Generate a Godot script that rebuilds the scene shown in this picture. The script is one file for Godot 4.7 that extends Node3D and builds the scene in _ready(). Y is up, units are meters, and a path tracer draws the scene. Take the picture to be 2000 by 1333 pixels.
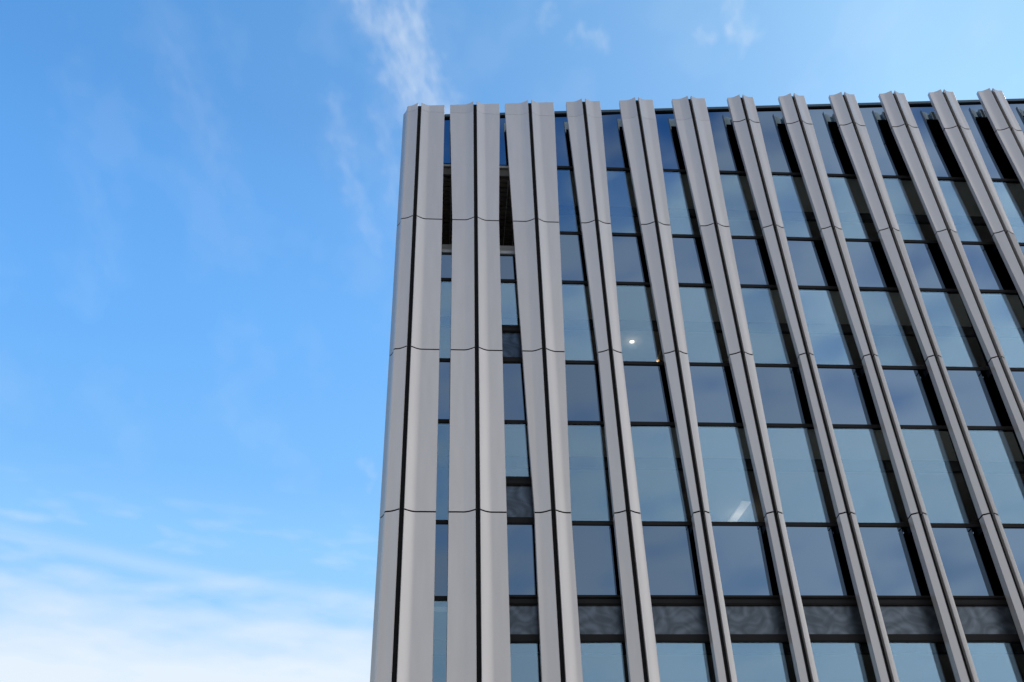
extends Node3D
# A corner of an office block clad in folded metal fins, seen steeply from the street. y is up, metres.

const BASE := 19.7            # height above the street of the second cladding joint, the zero of every "h" below
const STEP := 1.4686          # spacing of the fins
const FIRST := -0.8765        # x of the corner fin's groove
const RIDGE := 0.099          # how far the ridges beside a groove stand proud of the wings
const GLASS := -0.342         # z of the glass face
const SIDE_X := -1.2165       # face of the side elevation
const FIN_COUNT := 15
const LEVELS := [-19.2, -16.0, -12.0, -8.0, -4.0, 0.0, 4.0]

var rng := RandomNumberGenerator.new()
var metal: Array = []
var dark: StandardMaterial3D
var black: StandardMaterial3D
var primer: StandardMaterial3D
var frame_metal: StandardMaterial3D
var coping_metal: StandardMaterial3D
var spandrel_glass: Array = []
var vision_glass: Array = []
var louvre_metal: StandardMaterial3D
var names := {}


func _ready() -> void:
	rng.seed = 41
	# ---------------------------------------------------------------- camera
	var cam := Camera3D.new()
	cam.name = "camera"
	cam.keep_aspect = Camera3D.KEEP_HEIGHT
	cam.fov = 36.08
	cam.near = 0.1
	cam.far = 3000.0
	cam.transform = Transform3D(Basis(Vector3(0.99775759, -0.02654333, 0.06144307), Vector3(-0.01765726, 0.78109435, 0.62416331), Vector3(-0.06456021, -0.62384859, 0.77887413)).orthonormalized(), Vector3(-0.1153, BASE - 18.1128, 17.9598))
	add_child(cam)
	cam.current = true
	# ---------------------------------------------------------------- sky, sun, exposure
	var e := Environment.new()
	e.background_mode = Environment.BG_SKY
	e.tonemap_mode = Environment.TONE_MAPPER_LINEAR
	e.tonemap_exposure = 1.0
	e.sdfgi_enabled = true
	e.ssao_enabled = true
	e.ssil_enabled = true
	var sm := PanoramaSkyMaterial.new()
	sm.panorama = ImageTexture.create_from_image(sky_image())
	var s := Sky.new()
	s.sky_material = sm
	e.sky = s
	e.sky_rotation = Vector3(0, PI, 0)
	var we := WorldEnvironment.new()
	we.name = "world_environment"
	we.environment = e
	add_child(we)
	var sun := DirectionalLight3D.new()
	sun.name = "sun"
	sun.light_energy = 1.6
	sun.light_color = Color(1.0, 0.95, 0.87)
	sun.light_angular_distance = 0.5
	sun.shadow_enabled = true
	add_child(sun)
	sun.look_at_from_position(SUN_TOWARDS * 100.0, Vector3.ZERO, Vector3.UP)
	make_materials()
	# ---------------------------------------------------------------- the ground
	var g := box("ground", Vector3(0, -0.2, 0), Vector3(1600, 0.4, 1600), paving(Color(0.30, 0.29, 0.27)), self)
	g.set_meta("kind", "structure")
	# ---------------------------------------------------------------- the building
	var b := Node3D.new()
	b.name = "office_building"
	add_child(b)
	b.set_meta("label", "corner of a tall office block with light grey folded metal fins over dark blue glass")
	b.set_meta("category", "building")
	for i in FIN_COUNT:
		fin(b, i)
	side_fins(b)
	for i in FIN_COUNT:
		window_bay(b, i)
	structure(b)
	loggia(b)
	# ---------------------------------------------------------------- lamps seen through the glass, and a golden fitting
	round_lamp(Vector3(4.565, BASE - 1.87, -2.245))
	tube_lamp()
	glowing_fitting()


# ====================================================================== sky
const SUN_TOWARDS := Vector3(0.609, 0.669, -0.426)
# wisps as [distance east of due ahead in degrees on the sky, height in degrees]
const WISPS := [
	[[[-4.99, 56.76], [-4.37, 55.76], [-3.55, 55.21], [-2.99, 54.85], [-2.75, 53.90], [-2.71, 52.60], [-2.14, 51.70], [-1.65, 50.97]], 1.0, 0.26],
	[[[-1.71, 57.17], [-2.23, 55.99], [-2.09, 55.11], [-1.66, 54.25], [-1.54, 53.22], [-1.26, 52.45], [-0.92, 51.73], [-0.56, 51.03]], 1.0, 0.28],
	[[[-5.97, 50.75], [-5.73, 49.21], [-5.43, 48.32], [-5.21, 47.14], [-4.74, 45.98], [-4.51, 44.92], [-4.11, 44.00], [-3.61, 43.36]], 0.6, 0.105],
	[[[-3.68, 50.40], [-3.45, 49.35], [-3.12, 48.58], [-2.89, 47.25], [-2.76, 45.90]], 0.6, 0.10],
	[[[5.05, 55.99], [4.97, 55.36]], 0.45, 0.13],
	[[[6.91, 54.77], [7.53, 54.30], [7.90, 53.99]], 0.45, 0.16],
	[[[13.22, 53.35], [13.48, 53.06], [13.76, 52.86]], 0.4, 0.16],
	[[[14.85, 54.22], [15.21, 53.05], [15.79, 52.52]], 0.5, 0.22],
	[[[-4.06, 31.86], [-3.76, 30.92]], 0.3, 0.12],
	[[[-14.5, 52.0], [-13.6, 49.6], [-12.6, 47.9], [-12.2, 46.0]], 1.1, 0.06],
	[[[-19.0, 44.5], [-18.0, 42.0], [-17.6, 40.0]], 1.0, 0.04],
]
const AIR := [[0.0, 0.58, 0.74, 0.93], [20.0, 0.36, 0.66, 1.0], [27.0, 0.26, 0.58, 1.0], [31.0, 0.180, 0.485, 0.97], [38.0, 0.130, 0.42, 0.94], [44.0, 0.105, 0.365, 0.86], [50.0, 0.083, 0.305, 0.745], [56.0, 0.072, 0.285, 0.70], [90.0, 0.055, 0.24, 0.62]]
var fine := FastNoiseLite.new()
var broad := FastNoiseLite.new()
var warp := FastNoiseLite.new()


func sky_image() -> Image:
	for n in [fine, broad, warp]:
		n.noise_type = FastNoiseLite.TYPE_SIMPLEX_SMOOTH
		n.fractal_type = FastNoiseLite.FRACTAL_FBM
		n.frequency = 1.0
	fine.seed = 5
	fine.fractal_octaves = 5
	broad.seed = 9
	broad.fractal_octaves = 4
	warp.seed = 13
	warp.fractal_octaves = 3
	var low := Image.create_empty(1024, 512, false, Image.FORMAT_RGBF)
	for y in 512:
		var el := 90.0 - (y + 0.5) * 180.0 / 512.0
		for x in 1024:
			low.set_pixel(x, y, sky_colour((x + 0.5) * 360.0 / 1024.0 - 180.0, el))
	low.resize(4096, 2048, Image.INTERPOLATE_BILINEAR)
	# the part of the sky that the street looks up to, in full detail
	var x0 := 1500
	var y0 := 300
	var part := Image.create_empty(1100, 560, false, Image.FORMAT_RGBF)
	for y in 560:
		var el := 90.0 - (y + y0 + 0.5) * 180.0 / 2048.0
		for x in 1100:
			part.set_pixel(x, y, sky_colour((x + x0 + 0.5) * 360.0 / 4096.0 - 180.0, el))
	low.blit_rect(part, Rect2i(0, 0, 1100, 560), Vector2i(x0, y0))
	return low


func sky_colour(az: float, el: float) -> Color:
	if el < -1.0:
		return Color(0.30, 0.29, 0.28)
	var k := 0
	while k < AIR.size() - 2 and AIR[k + 1][0] < el:
		k += 1
	var a: Array = AIR[k]
	var b: Array = AIR[k + 1]
	var t := smoothstep(0.0, 1.0, clampf((el - a[0]) / (b[0] - a[0]), 0.0, 1.0)) * 0.3 + clampf((el - a[0]) / (b[0] - a[0]), 0.0, 1.0) * 0.7
	var c := Vector3(lerpf(a[1], b[1], t), lerpf(a[2], b[2], t), lerpf(a[3], b[3], t))
	var ca := cos(deg_to_rad(el))
	var dir := Vector3(sin(deg_to_rad(az)) * ca, sin(deg_to_rad(el)), -cos(deg_to_rad(az)) * ca)
	var away := rad_to_deg(acos(clampf(dir.dot(SUN_TOWARDS.normalized()), -1.0, 1.0)))
	c += Vector3(0.16, 0.20, 0.15) * minf(exp(-(away - 26.0) / 17.0), 1.9)
	var cloud := Vector3(0.82, 0.90, 0.99)
	var veil := 0.0
	# wisps of cirrus
	if absf(az) < 50.0 and el > 30.0:
		var p := Vector2(az * ca, el)
		var q := p + Vector2(warp.get_noise_2d(p.x * 0.7, p.y * 0.7), warp.get_noise_2d(p.x * 0.7 + 40.0, p.y * 0.7)) * 0.55
		for w in WISPS:
			var line: Array = w[0]
			if q.x < minf(line[0][0], line[-1][0]) - 3.5 or q.x > maxf(line[0][0], line[-1][0]) + 3.5 or q.y > line[0][1] + 3.0 or q.y < line[-1][1] - 3.0:
				continue
			var d := 99.0
			for i in line.size() - 1:
				var s0 := Vector2(line[i][0], line[i][1])
				var s1 := Vector2(line[i + 1][0], line[i + 1][1])
				d = minf(d, q.distance_to(Geometry2D.get_closest_point_to_segment(q, s0, s1)))
			var fall := exp(-d * d / (w[1] * w[1]))
			if fall < 0.01:
				continue
			var along := Vector2(p.x * 0.93 + p.y * 0.36, p.y * 0.93 - p.x * 0.36)
			var fibre := fine.get_noise_2d(along.x * 1.6, along.y * 0.6) * 0.7 + broad.get_noise_2d(p.x * 0.8, p.y * 0.6) * 0.6
			veil = 1.0 - (1.0 - veil) * (1.0 - clampf(w[2] * fall * clampf(0.9 + fibre * 0.75, 0.0, 1.6), 0.0, 0.9))
		veil = maxf(veil, 0.05 * clampf(broad.get_noise_2d(p.x * 0.16 + 7.0, p.y * 0.16) * 2.0, 0.0, 1.0))
	# the bank of thin cloud low in the sky
	var low := smoothstep(26.2, 19.2, el)
	if el < 31.0:
		var n := broad.get_noise_2d(az * 0.10, el * 0.42) * 0.42 + fine.get_noise_2d(az * 0.22, el * 0.9) * 0.30
		var bank := clampf(low * 1.08 + n * smoothstep(30.5, 26.5, el) * (1.0 - low * 0.45) * 0.95, 0.0, 1.0)
		var streak := exp(-pow((el - 24.95 + (az + 8.0) * 0.07) / 0.42, 2.0)) * 0.24 + exp(-pow((el - 23.0 + (az + 8.0) * 0.04) / 0.45, 2.0)) * 0.22
		bank = 1.0 - (1.0 - bank * 0.80) * (1.0 - streak * smoothstep(40.0, 15.0, absf(az)))
		veil = maxf(veil, bank)
		cloud = cloud.lerp(Vector3(0.90, 0.95, 1.0), low)
	# broken cloud over the other side of the street
	var behind := smoothstep(-0.15, 0.35, dir.z)
	if behind > 0.0:
		var flat := Vector2(dir.x, dir.z) / (dir.y + 0.2)
		var n := broad.get_noise_2d(flat.x * 1.5 + 3.0, flat.y * 2.0) * 0.9 + fine.get_noise_2d(flat.x * 7.0 + flat.y * 3.0, flat.y * 11.0) * 0.85
		var cover := smoothstep(-0.3, 0.7, n + smoothstep(50.0, 40.0, el) * 0.55 - 0.15 + clampf(dir.x, -0.3, 0.5) * 0.35)
		cover = lerpf(cover, 0.45 + 0.55 * cover, smoothstep(50.0, 42.0, el))   # a thin overcast with thicker patches, opening towards the zenith
		veil = lerpf(veil, maxf(veil, cover * 0.85), behind)
		cloud = cloud.lerp(REAR_CLOUD * (1.0 + 1.9 * clampf(dir.x, 0.0, 1.0) + 0.35 * clampf(-dir.x, 0.0, 1.0)), behind)  # unseen cloud brightened towards the sides, added to light the fin flanks
	c = c.lerp(cloud, veil)
	return Color(c.x, c.y, c.z)


const REAR_CLOUD := Vector3(0.80, 0.80, 0.81)


# ====================================================================== materials
func noise_texture(freq: float, lo: float, hi: float, sd: int, normal := false, strength := 4.0) -> NoiseTexture2D:
	var n := FastNoiseLite.new()
	n.noise_type = FastNoiseLite.TYPE_SIMPLEX_SMOOTH
	n.frequency = freq
	n.fractal_octaves = 5
	n.seed = sd
	var t := NoiseTexture2D.new()
	t.width = 512
	t.height = 512
	t.seamless = true
	t.noise = n
	if normal:
		t.as_normal_map = true
		t.bump_strength = strength
	else:
		var r := Gradient.new()
		r.offsets = PackedFloat32Array([0.15, 0.85])
		r.colors = PackedColorArray([Color(lo, lo, lo), Color(hi, hi, hi)])
		t.color_ramp = r
	return t


func plain(colour: Color, rough: float, metallic := 0.0) -> StandardMaterial3D:
	var m := StandardMaterial3D.new()
	m.albedo_color = colour.linear_to_srgb()
	m.roughness = rough
	m.metallic = metallic
	return m


func paving(colour: Color) -> StandardMaterial3D:
	var m := plain(colour, 0.9)
	m.albedo_texture = noise_texture(0.02, 0.8, 1.0, 3)
	m.uv1_triplanar = true
	m.uv1_world_triplanar = true
	m.uv1_scale = Vector3.ONE * 0.2
	return m


func make_materials() -> void:
	var streaks := noise_texture(0.010, 0.982, 1.0, 21)
	var gloss := noise_texture(0.005, 0.88, 1.0, 22)
	(gloss.noise as FastNoiseLite).fractal_octaves = 1
	(streaks.noise as FastNoiseLite).fractal_octaves = 2
	var buckle := noise_texture(0.006, 0, 1, 23, true, 6.0)
	(buckle.noise as FastNoiseLite).fractal_octaves = 1
	for v in 5:
		var k := 1.0 + (v - 2) * 0.016
		var m := plain(Color(0.51, 0.470, 0.440) * k, 0.36, 0.38)
		m.albedo_texture = streaks
		m.roughness_texture = gloss
		m.normal_enabled = true
		m.normal_texture = buckle
		m.normal_scale = 0.05
		m.uv1_triplanar = true
		m.uv1_world_triplanar = true
		m.uv1_scale = Vector3(0.9, 0.12, 0.9)
		m.uv1_offset = Vector3(v * 0.37, v * 0.21, 0)
		m.resource_name = "cladding metal"
		metal.append(m)
	dark = plain(Color(0.009, 0.0085, 0.009), 0.6)
	dark.metallic_specular = 0.25
	primer = plain(Color(0.72, 0.70, 0.66), 0.9)
	primer.metallic_specular = 0.2
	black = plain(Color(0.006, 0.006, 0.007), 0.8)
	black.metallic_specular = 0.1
	frame_metal = plain(Color(0.011, 0.0098, 0.0095), 0.5)
	frame_metal.metallic_specular = 0.25
	coping_metal = plain(Color(0.035, 0.06, 0.08), 0.45, 0.3)
	louvre_metal = plain(Color(0.115, 0.135, 0.155), 0.3, 0.7)
	var weave := noise_texture(0.0045, 0.74, 1.0, 41)
	(weave.noise as FastNoiseLite).fractal_type = FastNoiseLite.FRACTAL_PING_PONG
	(weave.noise as FastNoiseLite).fractal_octaves = 2
	(weave.noise as FastNoiseLite).fractal_ping_pong_strength = 2.8
	louvre_metal.albedo_texture = weave
	louvre_metal.uv1_triplanar = true
	louvre_metal.uv1_world_triplanar = true
	louvre_metal.uv1_scale = Vector3.ONE * 0.5
	var ripple := noise_texture(0.004, 0, 1, 31, true, 3.0)
	(ripple.noise as FastNoiseLite).fractal_octaves = 2
	for v in 3:
		var m := plain(Color(0.114, 0.168, 0.238) * (1.0 + (v - 1) * 0.07), 0.03, 1.0)
		m.normal_enabled = true
		m.normal_texture = ripple
		m.normal_scale = 0.03
		m.uv1_triplanar = true
		m.uv1_world_triplanar = true
		m.uv1_scale = Vector3.ONE * 0.3
		m.resource_name = "coated spandrel glass"
		spandrel_glass.append(m)
		var orm := Image.create_empty(8, 8, false, Image.FORMAT_RGB8)
		orm.fill(Color(1.0, 0.03, 1.0))
		var o := ORMMaterial3D.new()
		var tint := Color(0.325, 0.515, 0.68) * (1.0 + (v - 1) * 0.09)
		tint.a = 1.0
		o.albedo_color = tint.linear_to_srgb()
		o.albedo_color.a = 0.30
		o.transparency = BaseMaterial3D.TRANSPARENCY_ALPHA
		o.orm_texture = ImageTexture.create_from_image(orm)
		o.normal_enabled = true
		o.normal_texture = ripple
		o.normal_scale = 0.03
		o.uv1_triplanar = true
		o.uv1_world_triplanar = true
		o.uv1_scale = Vector3.ONE * 0.3
		o.resource_name = "coated window glass"
		vision_glass.append(o)


# ====================================================================== mesh helpers
class Shape:
	var v := PackedVector3Array()
	var n := PackedVector3Array()
	var ix := PackedInt32Array()

	func tri(a: Vector3, b: Vector3, c: Vector3, na: Vector3, nb: Vector3, nc: Vector3) -> void:
		var i := v.size()
		v.append_array(PackedVector3Array([a, b, c]))
		n.append_array(PackedVector3Array([na, nb, nc]))
		if (b - a).cross(c - a).dot(na + nb + nc) > 0.0:   # front faces run clockwise
			ix.append_array(PackedInt32Array([i, i + 2, i + 1]))
		else:
			ix.append_array(PackedInt32Array([i, i + 1, i + 2]))

	func quad(a: Vector3, b: Vector3, c: Vector3, d: Vector3, na: Vector3, nb: Vector3) -> void:
		# a-b along the bottom, d-c along the top; na on a and d, nb on b and c
		tri(a, b, c, na, nb, nb)
		tri(a, c, d, na, nb, na)

	func cuboid(at: Vector3, size: Vector3) -> void:
		var h := size / 2.0
		for ax in 3:
			for sg in [-1.0, 1.0]:
				var nn := Vector3.ZERO
				nn[ax] = sg
				var u := Vector3.ZERO
				var w := Vector3.ZERO
				u[(ax + 1) % 3] = h[(ax + 1) % 3]
				w[(ax + 2) % 3] = h[(ax + 2) % 3]
				var o := at + nn * h[ax]
				quad(o - u - w, o + u - w, o + u + w, o - u + w, nn, nn)

	func mesh(onto: ArrayMesh = null) -> ArrayMesh:
		var arr := []
		arr.resize(Mesh.ARRAY_MAX)
		arr[Mesh.ARRAY_VERTEX] = v
		arr[Mesh.ARRAY_NORMAL] = n
		arr[Mesh.ARRAY_INDEX] = ix
		var m := onto if onto else ArrayMesh.new()
		m.add_surface_from_arrays(Mesh.PRIMITIVE_TRIANGLES, arr)
		return m


func put(called: String, mesh: Mesh, mat: Material, parent: Node) -> MeshInstance3D:
	var o := MeshInstance3D.new()
	var key := str(parent.get_instance_id()) + called
	names[key] = names.get(key, -1) + 1
	o.name = called if names[key] == 0 else "%s_%03d" % [called, names[key]]
	o.mesh = mesh
	if mat:
		o.material_override = mat
	parent.add_child(o, true)
	return o


func box(called: String, at: Vector3, size: Vector3, mat: Material, parent: Node) -> MeshInstance3D:
	var s := Shape.new()
	s.cuboid(Vector3.ZERO, size)
	var o := put(called, s.mesh(), mat, parent)
	o.position = at
	return o


# ====================================================================== fins
func rise(u: float) -> float:          # how far the wing stands proud at u from the groove
	if u >= 0.28:
		return 0.0
	var t := clampf((0.28 - u) / 0.227, 0.0, 1.0)
	return RIDGE * (0.8 * t * t + 0.2 * t * t * (3.0 - 2.0 * t))


func lean(u: float) -> float:          # its slope
	return (rise(u + 0.002) - rise(u - 0.002)) / 0.004 if u < 0.277 else 0.0


func roof(x: float) -> float:          # the tops of fins and parapet rise along the front
	return 4.327 + 0.0913 * x


func wing_width(i: int, level: int) -> float:
	var h: float = LEVELS[mini(level, 6)]
	if i == 0:
		return 0.66
	if i == 1:
		return 0.66 if h > 3.0 else 0.565
	if i == 2:
		return 0.66 if h > 3.0 else (0.565 if h > -1.0 else (0.467 if h > -5.0 else 0.36))
	if i <= 5:
		return 0.465 if h > 3.0 else (0.365 if h > -1.0 else (0.265 if h > -5.0 or i == 3 else 0.168))
	return 0.365 if h > 3.0 else (0.265 if h > -1.0 else 0.168)


# the outer line of a wing, from the lip in the groove to the back edge of the return: runs of [position, normal]
func return_depth(level: int) -> float:
	var h: float = LEVELS[mini(level, 6)]
	return clampf(0.115 - 0.005 * h, 0.10, 0.155)


func wing_line(edge: float, side: float, back: float) -> Array:
	var runs := []
	runs.append([[Vector2(0.045, -0.03), Vector2(-1, 0)], [Vector2(0.045, RIDGE - 0.004), Vector2(-1, 0)]])
	var tip := Vector2(-0.6, 0.8)
	runs.append([[Vector2(0.045, RIDGE - 0.004), tip], [Vector2(0.05, RIDGE), tip]])
	var face := []
	var last := minf(edge - 0.006, 0.285)
	for j in 15:
		var u := 0.053 + (last - 0.053) * j / 14.0
		face.append([Vector2(u, rise(u)), Vector2(-lean(u), 1.0).normalized()])
	face.append([Vector2(edge - 0.005, rise(edge - 0.005)), Vector2(-lean(edge - 0.005), 1.0).normalized()])
	runs.append(face)
	var z := rise(edge) 
	var bevel := Vector2(0.707, 0.707)
	runs.append([[Vector2(edge - 0.005, rise(edge - 0.005)), bevel], [Vector2(edge, z - 0.005), bevel]])
	runs.append([[Vector2(edge, z - 0.005), Vector2(1, 0)], [Vector2(edge, -back), Vector2(1, 0)]])
	for r in runs:
		for p in r:
			p[0].x *= side
			p[1].x *= side
	return runs


# sheet metal folded along such a line, between two heights
func folded_sheet(low: Array, high: Array, y0: float, y1: Callable, thick := 0.006) -> ArrayMesh:
	var s := Shape.new()
	var inside := Shape.new()
	for r in low.size():
		for j in low[r].size() - 1:
			var a: Array = low[r][j]
			var b: Array = low[r][j + 1]
			var c: Array = high[r][j + 1]
			var d: Array = high[r][j]
			var at := [up(a[0], y0), up(b[0], y0), up(c[0], y1.call(c[0].x)), up(d[0], y1.call(d[0].x))]
			var na := up(a[1], 0.0)
			var nb := up(b[1], 0.0)
			s.quad(at[0], at[1], at[2], at[3], na, nb)
			inside.quad(at[0] - na * thick, at[1] - nb * thick, at[2] - nb * thick, at[3] - na * thick, -na, -nb)
			s.quad(at[0], at[1], at[1] - nb * thick, at[0] - na * thick, Vector3.DOWN, Vector3.DOWN)
			s.quad(at[3], at[2], at[2] - nb * thick, at[3] - na * thick, Vector3.UP, Vector3.UP)
	for first in [true, false]:
		var l: Array = low[0][0] if first else low[-1][-1]
		var t: Array = high[0][0] if first else high[-1][-1]
		var n := up(l[1], 0.0)
		var o := Vector3(0, 0, -1)
		s.quad(up(l[0], y0), up(l[0], y0) - n * thick, up(t[0], y1.call(t[0].x)) - n * thick, up(t[0], y1.call(t[0].x)), o, o)
	var m := s.mesh()
	inside.mesh(m)
	return m


func up(p: Vector2, y: float) -> Vector3:
	return Vector3(p.x, y, p.y)


func joint_gap(i: int, level: int) -> float:
	return 0.003 if level == 6 and i < 6 else 0.016


func fin(b: Node3D, i: int) -> void:
	var x := FIRST + i * STEP
	var f := fin_core(b, Vector3(x, BASE, 0), roof(x), i)
	for level in LEVELS.size():
		for side in [-1.0, 1.0]:
			if i == 0 and side < 0.0:
				continue
			wing(f, i, level, side, func(lx: float) -> float: return roof(x + lx))
	if i == 0:
		for level in LEVELS.size():
			corner_panel(f, level, x)


func fin_core(b: Node3D, at: Vector3, top: float, i: int, turn := 0.0) -> MeshInstance3D:
	# the dark channel in the groove carries the wings
	var s := Shape.new()
	var y0: float = LEVELS[0]
	var t := top - 0.02
	var mid := (y0 + t) / 2.0
	s.cuboid(Vector3(0, mid, -0.01), Vector3(0.088, t - y0, 0.03))
	s.cuboid(Vector3(0, mid - 0.004, 0.012), Vector3(0.014, t - y0 - 0.02, 0.016))
	var f := put("fin", s.mesh(), dark, b)
	f.position = at
	f.rotation.y = turn
	if i < 0:
		return f
	# black lining close behind the wings, and a black sheet standing in for the cavity shade
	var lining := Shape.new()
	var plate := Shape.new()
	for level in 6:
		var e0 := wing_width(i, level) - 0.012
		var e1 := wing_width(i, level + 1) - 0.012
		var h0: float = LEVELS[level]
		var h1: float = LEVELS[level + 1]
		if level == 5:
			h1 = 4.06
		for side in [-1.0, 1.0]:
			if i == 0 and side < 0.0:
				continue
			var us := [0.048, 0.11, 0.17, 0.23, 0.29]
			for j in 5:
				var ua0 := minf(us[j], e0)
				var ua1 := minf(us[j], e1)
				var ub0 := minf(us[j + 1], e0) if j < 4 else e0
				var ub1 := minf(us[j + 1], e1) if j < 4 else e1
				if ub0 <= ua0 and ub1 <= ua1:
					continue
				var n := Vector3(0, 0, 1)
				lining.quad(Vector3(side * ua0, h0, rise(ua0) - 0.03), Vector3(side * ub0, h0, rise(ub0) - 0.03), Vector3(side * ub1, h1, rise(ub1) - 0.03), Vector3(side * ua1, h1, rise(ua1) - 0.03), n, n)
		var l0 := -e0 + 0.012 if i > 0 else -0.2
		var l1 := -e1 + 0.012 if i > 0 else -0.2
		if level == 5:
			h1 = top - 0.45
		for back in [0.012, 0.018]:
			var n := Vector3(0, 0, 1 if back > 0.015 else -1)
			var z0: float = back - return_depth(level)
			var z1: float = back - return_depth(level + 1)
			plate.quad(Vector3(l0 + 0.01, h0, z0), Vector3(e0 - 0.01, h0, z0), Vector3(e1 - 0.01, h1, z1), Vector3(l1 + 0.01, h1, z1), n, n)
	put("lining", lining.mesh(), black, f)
	put("shade_sheet", plate.mesh(), black, f)
	for h in [-8.12, -4.12, -0.12]:
		var k := put("bracket", bracket_mesh(), dark, f)
		k.position = Vector3(-wing_width(i, 4) * 0.55, h, -0.275)
	return f


func bracket_mesh() -> ArrayMesh:
	var s := Shape.new()
	s.cuboid(Vector3(0, 0, 0), Vector3(0.012, 0.16, 0.12))
	s.cuboid(Vector3(0.03, 0, 0.054), Vector3(0.07, 0.16, 0.01))
	return s.mesh()


func wing(f: Node3D, i: int, level: int, side: float, top: Callable) -> void:
	var e0 := wing_width(i, level)
	var e1 := wing_width(i, level + 1)
	var y0: float = LEVELS[level] + joint_gap(i, level)
	var flat: float = 0.0
	var y1: Callable = top
	if level < 6:
		flat = LEVELS[level + 1] - joint_gap(i, level + 1)
		y1 = func(_x: float) -> float: return flat
	panel(folded_sheet(wing_line(e0, side, return_depth(level)), wing_line(e1, side, return_depth(level + 1)), y0, y1), f)


func panel(m: ArrayMesh, f: Node3D) -> void:
	m.surface_set_material(0, metal[rng.randi() % 5])
	m.surface_set_material(1, primer)
	put("panel", m, null, f)


func corner_panel(f: Node3D, level: int, x: float) -> void:
	# wraps the corner: front ridge, front flat, rounded arris, side flat, side ridge
	var runs := []
	runs.append([[Vector2(-0.045, -0.03), Vector2(1, 0)], [Vector2(-0.045, RIDGE - 0.004), Vector2(1, 0)]])
	var tip := Vector2(0.6, 0.8)
	runs.append([[Vector2(-0.045, RIDGE - 0.004), tip], [Vector2(-0.05, RIDGE), tip]])
	var face := []
	for j in 15:
		var u := 0.053 + 0.227 * j / 14.0
		face.append([Vector2(-u, rise(u)), Vector2(lean(u), 1.0).normalized()])
	for j in range(1, 9):
		var a := PI / 2.0 + PI / 2.0 * j / 9.0
		face.append([Vector2(-0.28, -0.06) + Vector2(cos(a), sin(a)) * 0.06, Vector2(cos(a), sin(a))])
	for j in 15:
		var u := 0.28 - 0.227 * j / 14.0
		face.append([Vector2(-0.34 - rise(u), -0.34 + u), Vector2(-1.0, lean(u)).normalized()])
	runs.append(face)
	var tip2 := Vector2(-0.8, -0.6)
	runs.append([[Vector2(-0.34 - RIDGE, -0.29), tip2], [Vector2(-0.34 - RIDGE + 0.004, -0.295), tip2]])
	runs.append([[Vector2(-0.34 - RIDGE + 0.004, -0.295), Vector2(0, -1)], [Vector2(-0.31, -0.295), Vector2(0, -1)]])
	var y0: float = LEVELS[level] + joint_gap(0, level)
	var flat := 0.0
	var y1 := func(lx: float) -> float: return roof(x + lx)
	if level < 6:
		flat = LEVELS[level + 1] - joint_gap(0, level + 1)
		y1 = func(_x: float) -> float: return flat
	panel(folded_sheet(runs, runs, y0, y1), f)
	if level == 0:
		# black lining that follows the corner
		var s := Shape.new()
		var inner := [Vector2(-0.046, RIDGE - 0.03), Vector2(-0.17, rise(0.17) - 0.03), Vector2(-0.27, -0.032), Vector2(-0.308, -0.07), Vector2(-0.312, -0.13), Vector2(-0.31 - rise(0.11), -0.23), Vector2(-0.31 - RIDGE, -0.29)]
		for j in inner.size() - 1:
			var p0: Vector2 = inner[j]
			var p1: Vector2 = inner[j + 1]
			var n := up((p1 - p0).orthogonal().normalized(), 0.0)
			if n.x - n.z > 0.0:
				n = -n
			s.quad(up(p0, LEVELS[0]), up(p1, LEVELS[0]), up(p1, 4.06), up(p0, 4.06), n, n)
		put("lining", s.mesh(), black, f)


func side_fins(b: Node3D) -> void:
	# the side elevation carries on in the same rhythm round the corner
	for j in 8:
		var f := fin_core(b, Vector3(SIDE_X, BASE, -0.34 - j * STEP), 4.21, -1, -PI / 2.0)
		for level in LEVELS.size():
			for side in [-1.0, 1.0]:
				if j == 0 and side > 0.0:
					continue
				wing(f, 1, level, side, func(_x: float) -> float: return 4.21)


# ====================================================================== windows
func bay_rows(i: int) -> Array:        # [kind, top, bottom]
	var x := FIRST + (i + 0.5) * STEP
	var rows := []
	if i < 2:
		rows.append(["spandrel", roof(x) - 0.07, 2.33])
		rows.append(["opening", 2.31, -0.715])
		rows.append(["spandrel", -0.83, -1.65])
	else:
		rows.append(["spandrel", roof(x) - 0.07, 2.35])
		rows.append(["vision", 2.35, -0.03])
		rows.append(["spandrel", -0.03, -1.65])
	if i == 0:
		rows.append_array([["vision", -1.65, -4.03], ["spandrel", -4.03, -5.65], ["vision", -5.65, -8.04], ["spandrel", -8.04, -9.64], ["vision", -9.64, -12.03]])
	elif i == 1:
		rows.append_array([["vision", -1.65, -3.045], ["louvre", -3.045, -4.075], ["spandrel", -4.075, -5.65], ["vision", -5.65, -7.035], ["louvre", -7.035, -8.075], ["spandrel", -8.075, -9.615], ["louvre", -9.615, -10.5], ["vision", -10.5, -12.03]])
	else:
		rows.append_array([["vision", -1.65, -4.03], ["spandrel", -4.03, -5.65], ["vision", -5.65, -8.04], ["spandrel", -8.04, -9.615], ["louvre", -9.615, -10.5], ["vision", -10.5, -12.03]])
	rows.append_array([["spandrel", -12.03, -13.65], ["vision", -13.65, -16.03], ["spandrel", -16.03, -17.2], ["vision", -17.2, -19.3]])
	return rows


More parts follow.
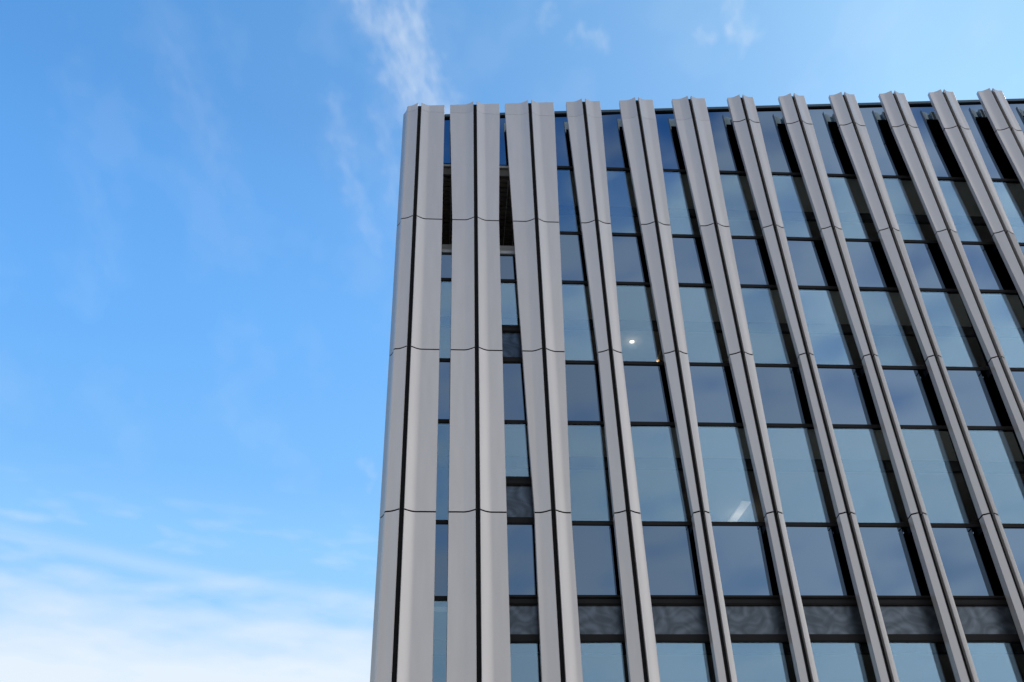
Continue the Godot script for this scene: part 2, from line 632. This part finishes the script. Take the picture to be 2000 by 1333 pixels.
func window_bay(b: Node3D, i: int) -> void:
	var x0 := FIRST + i * STEP
	var mid := x0 + STEP / 2.0
	var s := Shape.new()
	var bottom := -19.3
	var top := roof(x0) - 0.09
	if i == 1:      # the mullion stops below the open loggia
		s.cuboid(Vector3(0, (-0.83 + bottom) / 2.0, 0), Vector3(0.06, -0.83 - bottom, 0.1))
	else:
		s.cuboid(Vector3(0, (top + bottom) / 2.0, 0), Vector3(0.06, top - bottom, 0.1))
	var w := put("window", s.mesh(), frame_metal, b)
	w.position = Vector3(x0, BASE, GLASS - 0.035)
	var wide := STEP - 0.06
	for r in bay_rows(i):
		var hi: float = r[1]
		var lo: float = r[2]
		if r[0] == "opening":
			continue
		var c := Vector3(STEP / 2.0, (hi + lo) / 2.0, 0.029)
		if r[0] == "louvre":
			transom(w, hi - 0.075, 0.15)
			transom(w, lo + 0.075, 0.15)
			louvre(w, hi - 0.15, lo + 0.15, wide)
			continue
		var sh := Shape.new()
		if hi > 3.0:      # follows the sloping parapet
			pane_prism(sh, wide, lo - c.y, hi - c.y, 0.0913)
		else:
			sh.cuboid(Vector3.ZERO, Vector3(wide, hi - lo, 0.012))
		var o := put("spandrel_pane" if r[0] == "spandrel" else "pane", sh.mesh(), (spandrel_glass if r[0] == "spandrel" else vision_glass)[rng.randi() % 3], w)
		o.position = c
		o.rotation = Vector3(rng.randfn(0.0, 0.0045), rng.randfn(0.0, 0.0045), 0.0)
		transom(w, lo, 0.085)


func pane_prism(s: Shape, wide: float, y0: float, y1: float, slope: float) -> void:
	var h := wide / 2.0
	for z in [-0.006, 0.006]:
		var n := Vector3(0, 0, signf(z))
		s.quad(Vector3(-h, y0, z), Vector3(h, y0, z), Vector3(h, y1 + slope * h, z), Vector3(-h, y1 - slope * h, z), n, n)
	for sx in [-1.0, 1.0]:
		var n := Vector3(sx, 0, 0)
		s.quad(Vector3(sx * h, y0, -0.006), Vector3(sx * h, y0, 0.006), Vector3(sx * h, y1 + slope * sx * h, 0.006), Vector3(sx * h, y1 + slope * sx * h, -0.006), n, n)


func transom(w: Node3D, h: float, high: float) -> void:
	var s := Shape.new()
	s.cuboid(Vector3.ZERO, Vector3(STEP - 0.06, high, 0.09))
	if high > 0.1:
		s.cuboid(Vector3(0, -high / 2.0 + 0.03, 0.05), Vector3(STEP - 0.062, 0.02, 0.012))
	put("transom", s.mesh(), frame_metal, w).position = Vector3(STEP / 2.0, h, 0.012)


func louvre(w: Node3D, hi: float, lo: float, wide: float) -> void:
	var s := Shape.new()
	var n := int((hi - lo) / 0.018)
	for k in n:
		var y := lo + (k + 0.5) * (hi - lo) / n
		var a := Vector3(-wide / 2.0, y - 0.008, 0.004)
		var c := Vector3(wide / 2.0, y - 0.008, 0.004)
		var nn := Vector3(0, 0.12, 0.99).normalized()
		s.quad(a, c, c + Vector3(0, 0.0165, -0.0015), a + Vector3(0, 0.0165, -0.0015), nn, nn)
	var p := put("louvre", s.mesh(), louvre_metal, w)
	p.position = Vector3(STEP / 2.0, 0, 0.02)
	p.set_meta("kind", "stuff")
	box("louvre_backing", Vector3(STEP / 2.0, (hi + lo) / 2.0, -0.02), Vector3(wide, hi - lo, 0.01), black, w)


# ====================================================================== floors, roof, walls
func structure(b: Node3D) -> void:
	var x0 := SIDE_X + 0.36
	var x1 := FIRST + FIN_COUNT * STEP
	var cx := (x0 + x1) / 2.0
	var lx := x1 - x0
	var white := plain(Color(0.86, 0.90, 0.80), 0.9)
	var drop := plain(Color(0.10, 0.10, 0.10), 0.9)
	var brown := plain(Color(0.45, 0.43, 0.38), 0.9)
	var concrete := plain(Color(0.3, 0.3, 0.29), 0.9)
	# heads of the rooms' windows: a light strip of ceiling by the glass, a downstand, then the ceiling proper
	for head in [2.35, -1.65, -5.65, -9.9, -13.65, -17.2]:
		var xa := x0 + 0.02
		if head > 2.0:
			xa = FIRST + 2 * STEP + 0.05
		var l := x1 - xa
		var c := (xa + x1) / 2.0
		box("perimeter_ceiling", Vector3(c, BASE + head + 0.08, -1.07), Vector3(l, 0.1, 1.3), white, b)
		box("downstand", Vector3(c, BASE + head - 0.06, -1.77), Vector3(l, 0.36, 0.1), drop, b)
		box("room_ceiling", Vector3(c, BASE + head - 0.17, -5.1), Vector3(l, 0.1, 6.56), brown, b)
		var slab_top: float = head + 1.25
		if head < 2.0:
			box("floor_slab", Vector3(cx, BASE + slab_top - 0.2, -4.4), Vector3(lx - 0.04, 0.4, 7.9), concrete, b)
	box("core_wall", Vector3(cx, BASE - 8.3, -8.45), Vector3(lx, 22.8, 0.2), plain(Color(0.35, 0.34, 0.32), 0.9), b)
	# side and rear walls
	box("side_wall", Vector3(x0 - 0.1, BASE - 7.75, -6.55), Vector3(0.2, 23.7, 12.2), spandrel_glass[1], b)
	box("rear_wall", Vector3(cx, BASE - 7.7, -12.75), Vector3(lx, 24.0, 0.2), metal[2], b)
	box("end_wall", Vector3(x1 + 0.1, BASE - 7.2, -6.5), Vector3(0.2, 25.0, 12.3), metal[1], b)
	# roof deck and sloping parapet
	box("roof_deck", Vector3(cx, BASE + 3.2, -6.6), Vector3(lx, 0.3, 12.0), concrete, b)
	var p := Shape.new()
	sloped_bar(p, x0, x1, -1.75, -0.12, GLASS - 0.3, GLASS - 0.045)
	put("parapet", p.mesh(), concrete, b)
	var c2 := Shape.new()
	sloped_bar(c2, x0, x1, -0.115, -0.02, GLASS - 0.34, GLASS + 0.05)
	put("coping", c2.mesh(), coping_metal, b)
	var d2 := Shape.new()
	sloped_bar(d2, x0, x1, -0.165, -0.118, GLASS - 0.04, GLASS + 0.03)
	put("coping_seal", d2.mesh(), black, b)


func sloped_bar(s: Shape, xa: float, xb: float, d0: float, d1: float, za: float, zb: float) -> void:
	var p := []
	for x in [xa, xb]:
		for z in [za, zb]:
			for d in [d0, d1]:
				p.append(Vector3(x, BASE + roof(x) + d, z))
	s.quad(p[0], p[4], p[5], p[1], Vector3(0, 0, -1), Vector3(0, 0, -1))
	s.quad(p[2], p[6], p[7], p[3], Vector3(0, 0, 1), Vector3(0, 0, 1))
	s.quad(p[1], p[5], p[7], p[3], Vector3.UP, Vector3.UP)
	s.quad(p[0], p[4], p[6], p[2], Vector3.DOWN, Vector3.DOWN)
	s.quad(p[0], p[2], p[3], p[1], Vector3.LEFT, Vector3.LEFT)
	s.quad(p[4], p[6], p[7], p[5], Vector3.RIGHT, Vector3.RIGHT)


func loggia(b: Node3D) -> void:
	# the open terrace on the top floor behind the first fins
	var xa := SIDE_X + 0.36
	var xb := FIRST + 2 * STEP - 0.03
	var c := (xa + xb) / 2.0
	var l := xb - xa
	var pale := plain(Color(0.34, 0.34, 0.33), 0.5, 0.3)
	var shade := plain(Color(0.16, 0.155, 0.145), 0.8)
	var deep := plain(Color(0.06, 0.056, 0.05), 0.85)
	var board := plain(Color(0.30, 0.27, 0.24), 0.7)
	box("lintel", Vector3(c, BASE + 2.285, GLASS - 0.02), Vector3(l, 0.075, 0.1), pale, b)
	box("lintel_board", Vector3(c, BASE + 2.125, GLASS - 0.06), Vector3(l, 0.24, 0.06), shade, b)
	box("sill", Vector3(c, BASE - 0.765, GLASS - 0.03), Vector3(l, 0.09, 0.16), pale, b)
	box("terrace_floor", Vector3(c, BASE - 0.92, -2.4), Vector3(l, 0.2, 3.85), pale, b)
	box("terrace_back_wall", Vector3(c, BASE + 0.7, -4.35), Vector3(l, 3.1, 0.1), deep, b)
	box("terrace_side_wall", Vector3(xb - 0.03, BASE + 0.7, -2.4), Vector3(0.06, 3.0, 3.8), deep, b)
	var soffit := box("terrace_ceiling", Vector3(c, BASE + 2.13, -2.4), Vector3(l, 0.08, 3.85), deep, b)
	for k in 22:
		box("ceiling_board", Vector3(0, -0.07, 1.82 - k * 0.165), Vector3(l - 0.08, 0.05, 0.11), board, soffit)
	var steel := plain(Color(0.75, 0.75, 0.72), 0.5)
	for x in [-0.012, 1.467, 1.72]:
		var cy := CylinderMesh.new()
		cy.top_radius = 0.011
		cy.bottom_radius = 0.011
		cy.height = 3.3
		cy.radial_segments = 10
		var o := put("conduit", cy, steel, b)
		o.rotation.x = PI / 2.0
		o.position = Vector3(x, BASE + 2.02, -2.2)


# ====================================================================== lamps and the brass fitting
func round_lamp(at: Vector3) -> void:
	var t := Node3D.new()
	t.name = "ceiling_light"
	add_child(t)
	t.position = at
	t.set_meta("label", "small round lit ceiling light seen through the window glass of an upper floor")
	t.set_meta("category", "light")
	var glow := plain(Color(0.9, 0.88, 0.8), 0.5)
	glow.emission_enabled = true
	glow.emission = Color(1.0, 0.95, 0.82)
	glow.emission_energy_multiplier = 2.6
	var ring := CylinderMesh.new()
	ring.top_radius = 0.08
	ring.bottom_radius = 0.076
	ring.height = 0.012
	var r := put("trim_ring", ring, plain(Color(0.6, 0.6, 0.58), 0.5), t)
	r.position.y = -0.006
	var disc := CylinderMesh.new()
	disc.top_radius = 0.058
	disc.bottom_radius = 0.056
	disc.height = 0.012
	var d := put("diffuser", disc, glow, t)
	d.position.y = -0.012
	var l := OmniLight3D.new()
	l.name = "glow"
	l.light_color = Color(1.0, 0.95, 0.85)
	l.light_energy = 0.03
	l.light_size = 0.09
	l.omni_range = 12.0
	l.omni_attenuation = 2.0
	l.shadow_enabled = true
	l.position.y = -0.14
	t.add_child(l)


func tube_lamp() -> void:
	var t := Node3D.new()
	t.name = "strip_light"
	add_child(t)
	t.position = Vector3(6.94, BASE - 5.82, -3.75)
	t.rotation.y = 0.13
	t.set_meta("label", "long lit strip light under the ceiling of a lower office, behind the glass")
	t.set_meta("category", "light")
	var glow := plain(Color(0.9, 0.88, 0.82), 0.5)
	glow.emission_enabled = true
	glow.emission = Color(1.0, 0.96, 0.88)
	glow.emission_energy_multiplier = 0.22
	box("housing", Vector3(0, -0.03, 0), Vector3(0.24, 0.05, 1.2), plain(Color(0.6, 0.6, 0.6), 0.5), t)
	box("diffuser", Vector3(0, -0.075, 0), Vector3(0.2, 0.04, 1.16), glow, t)
	var l := OmniLight3D.new()
	l.name = "glow"
	l.light_color = Color(1.0, 0.96, 0.9)
	l.light_energy = 0.06
	l.light_size = 0.2
	l.omni_range = 12.0
	l.omni_attenuation = 2.0
	l.shadow_enabled = true
	l.position.y = -0.35
	t.add_child(l)


func glowing_fitting() -> void:
	# an unclear golden detail close behind the glass; bulb and warm glow are added
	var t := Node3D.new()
	t.name = "brass_fitting"
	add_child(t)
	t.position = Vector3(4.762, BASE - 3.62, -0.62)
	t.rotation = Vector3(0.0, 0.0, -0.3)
	t.set_meta("label", "slim brass coloured fitting close behind the glass beside a fin, with an added warm glow")
	t.set_meta("category", "light")
	var brass := plain(Color(0.62, 0.47, 0.20), 0.3, 0.6)
	var stem := CylinderMesh.new()
	stem.top_radius = 0.012
	stem.bottom_radius = 0.02
	stem.height = 0.22
	stem.radial_segments = 12
	put("stem", stem, brass, t).position.y = 0.08
	var cup := CylinderMesh.new()
	cup.top_radius = 0.028
	cup.bottom_radius = 0.045
	cup.height = 0.09
	cup.radial_segments = 16
	put("shade", cup, brass, t).position.y = -0.06
	var glow_ball := SphereMesh.new()
	glow_ball.radius = 0.034
	glow_ball.height = 0.068
	glow_ball.radial_segments = 16
	glow_ball.rings = 8
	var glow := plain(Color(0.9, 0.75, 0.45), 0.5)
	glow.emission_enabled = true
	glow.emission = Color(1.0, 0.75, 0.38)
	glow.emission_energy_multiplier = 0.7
	put("glow_ball", glow_ball, glow, t).position.y = -0.115
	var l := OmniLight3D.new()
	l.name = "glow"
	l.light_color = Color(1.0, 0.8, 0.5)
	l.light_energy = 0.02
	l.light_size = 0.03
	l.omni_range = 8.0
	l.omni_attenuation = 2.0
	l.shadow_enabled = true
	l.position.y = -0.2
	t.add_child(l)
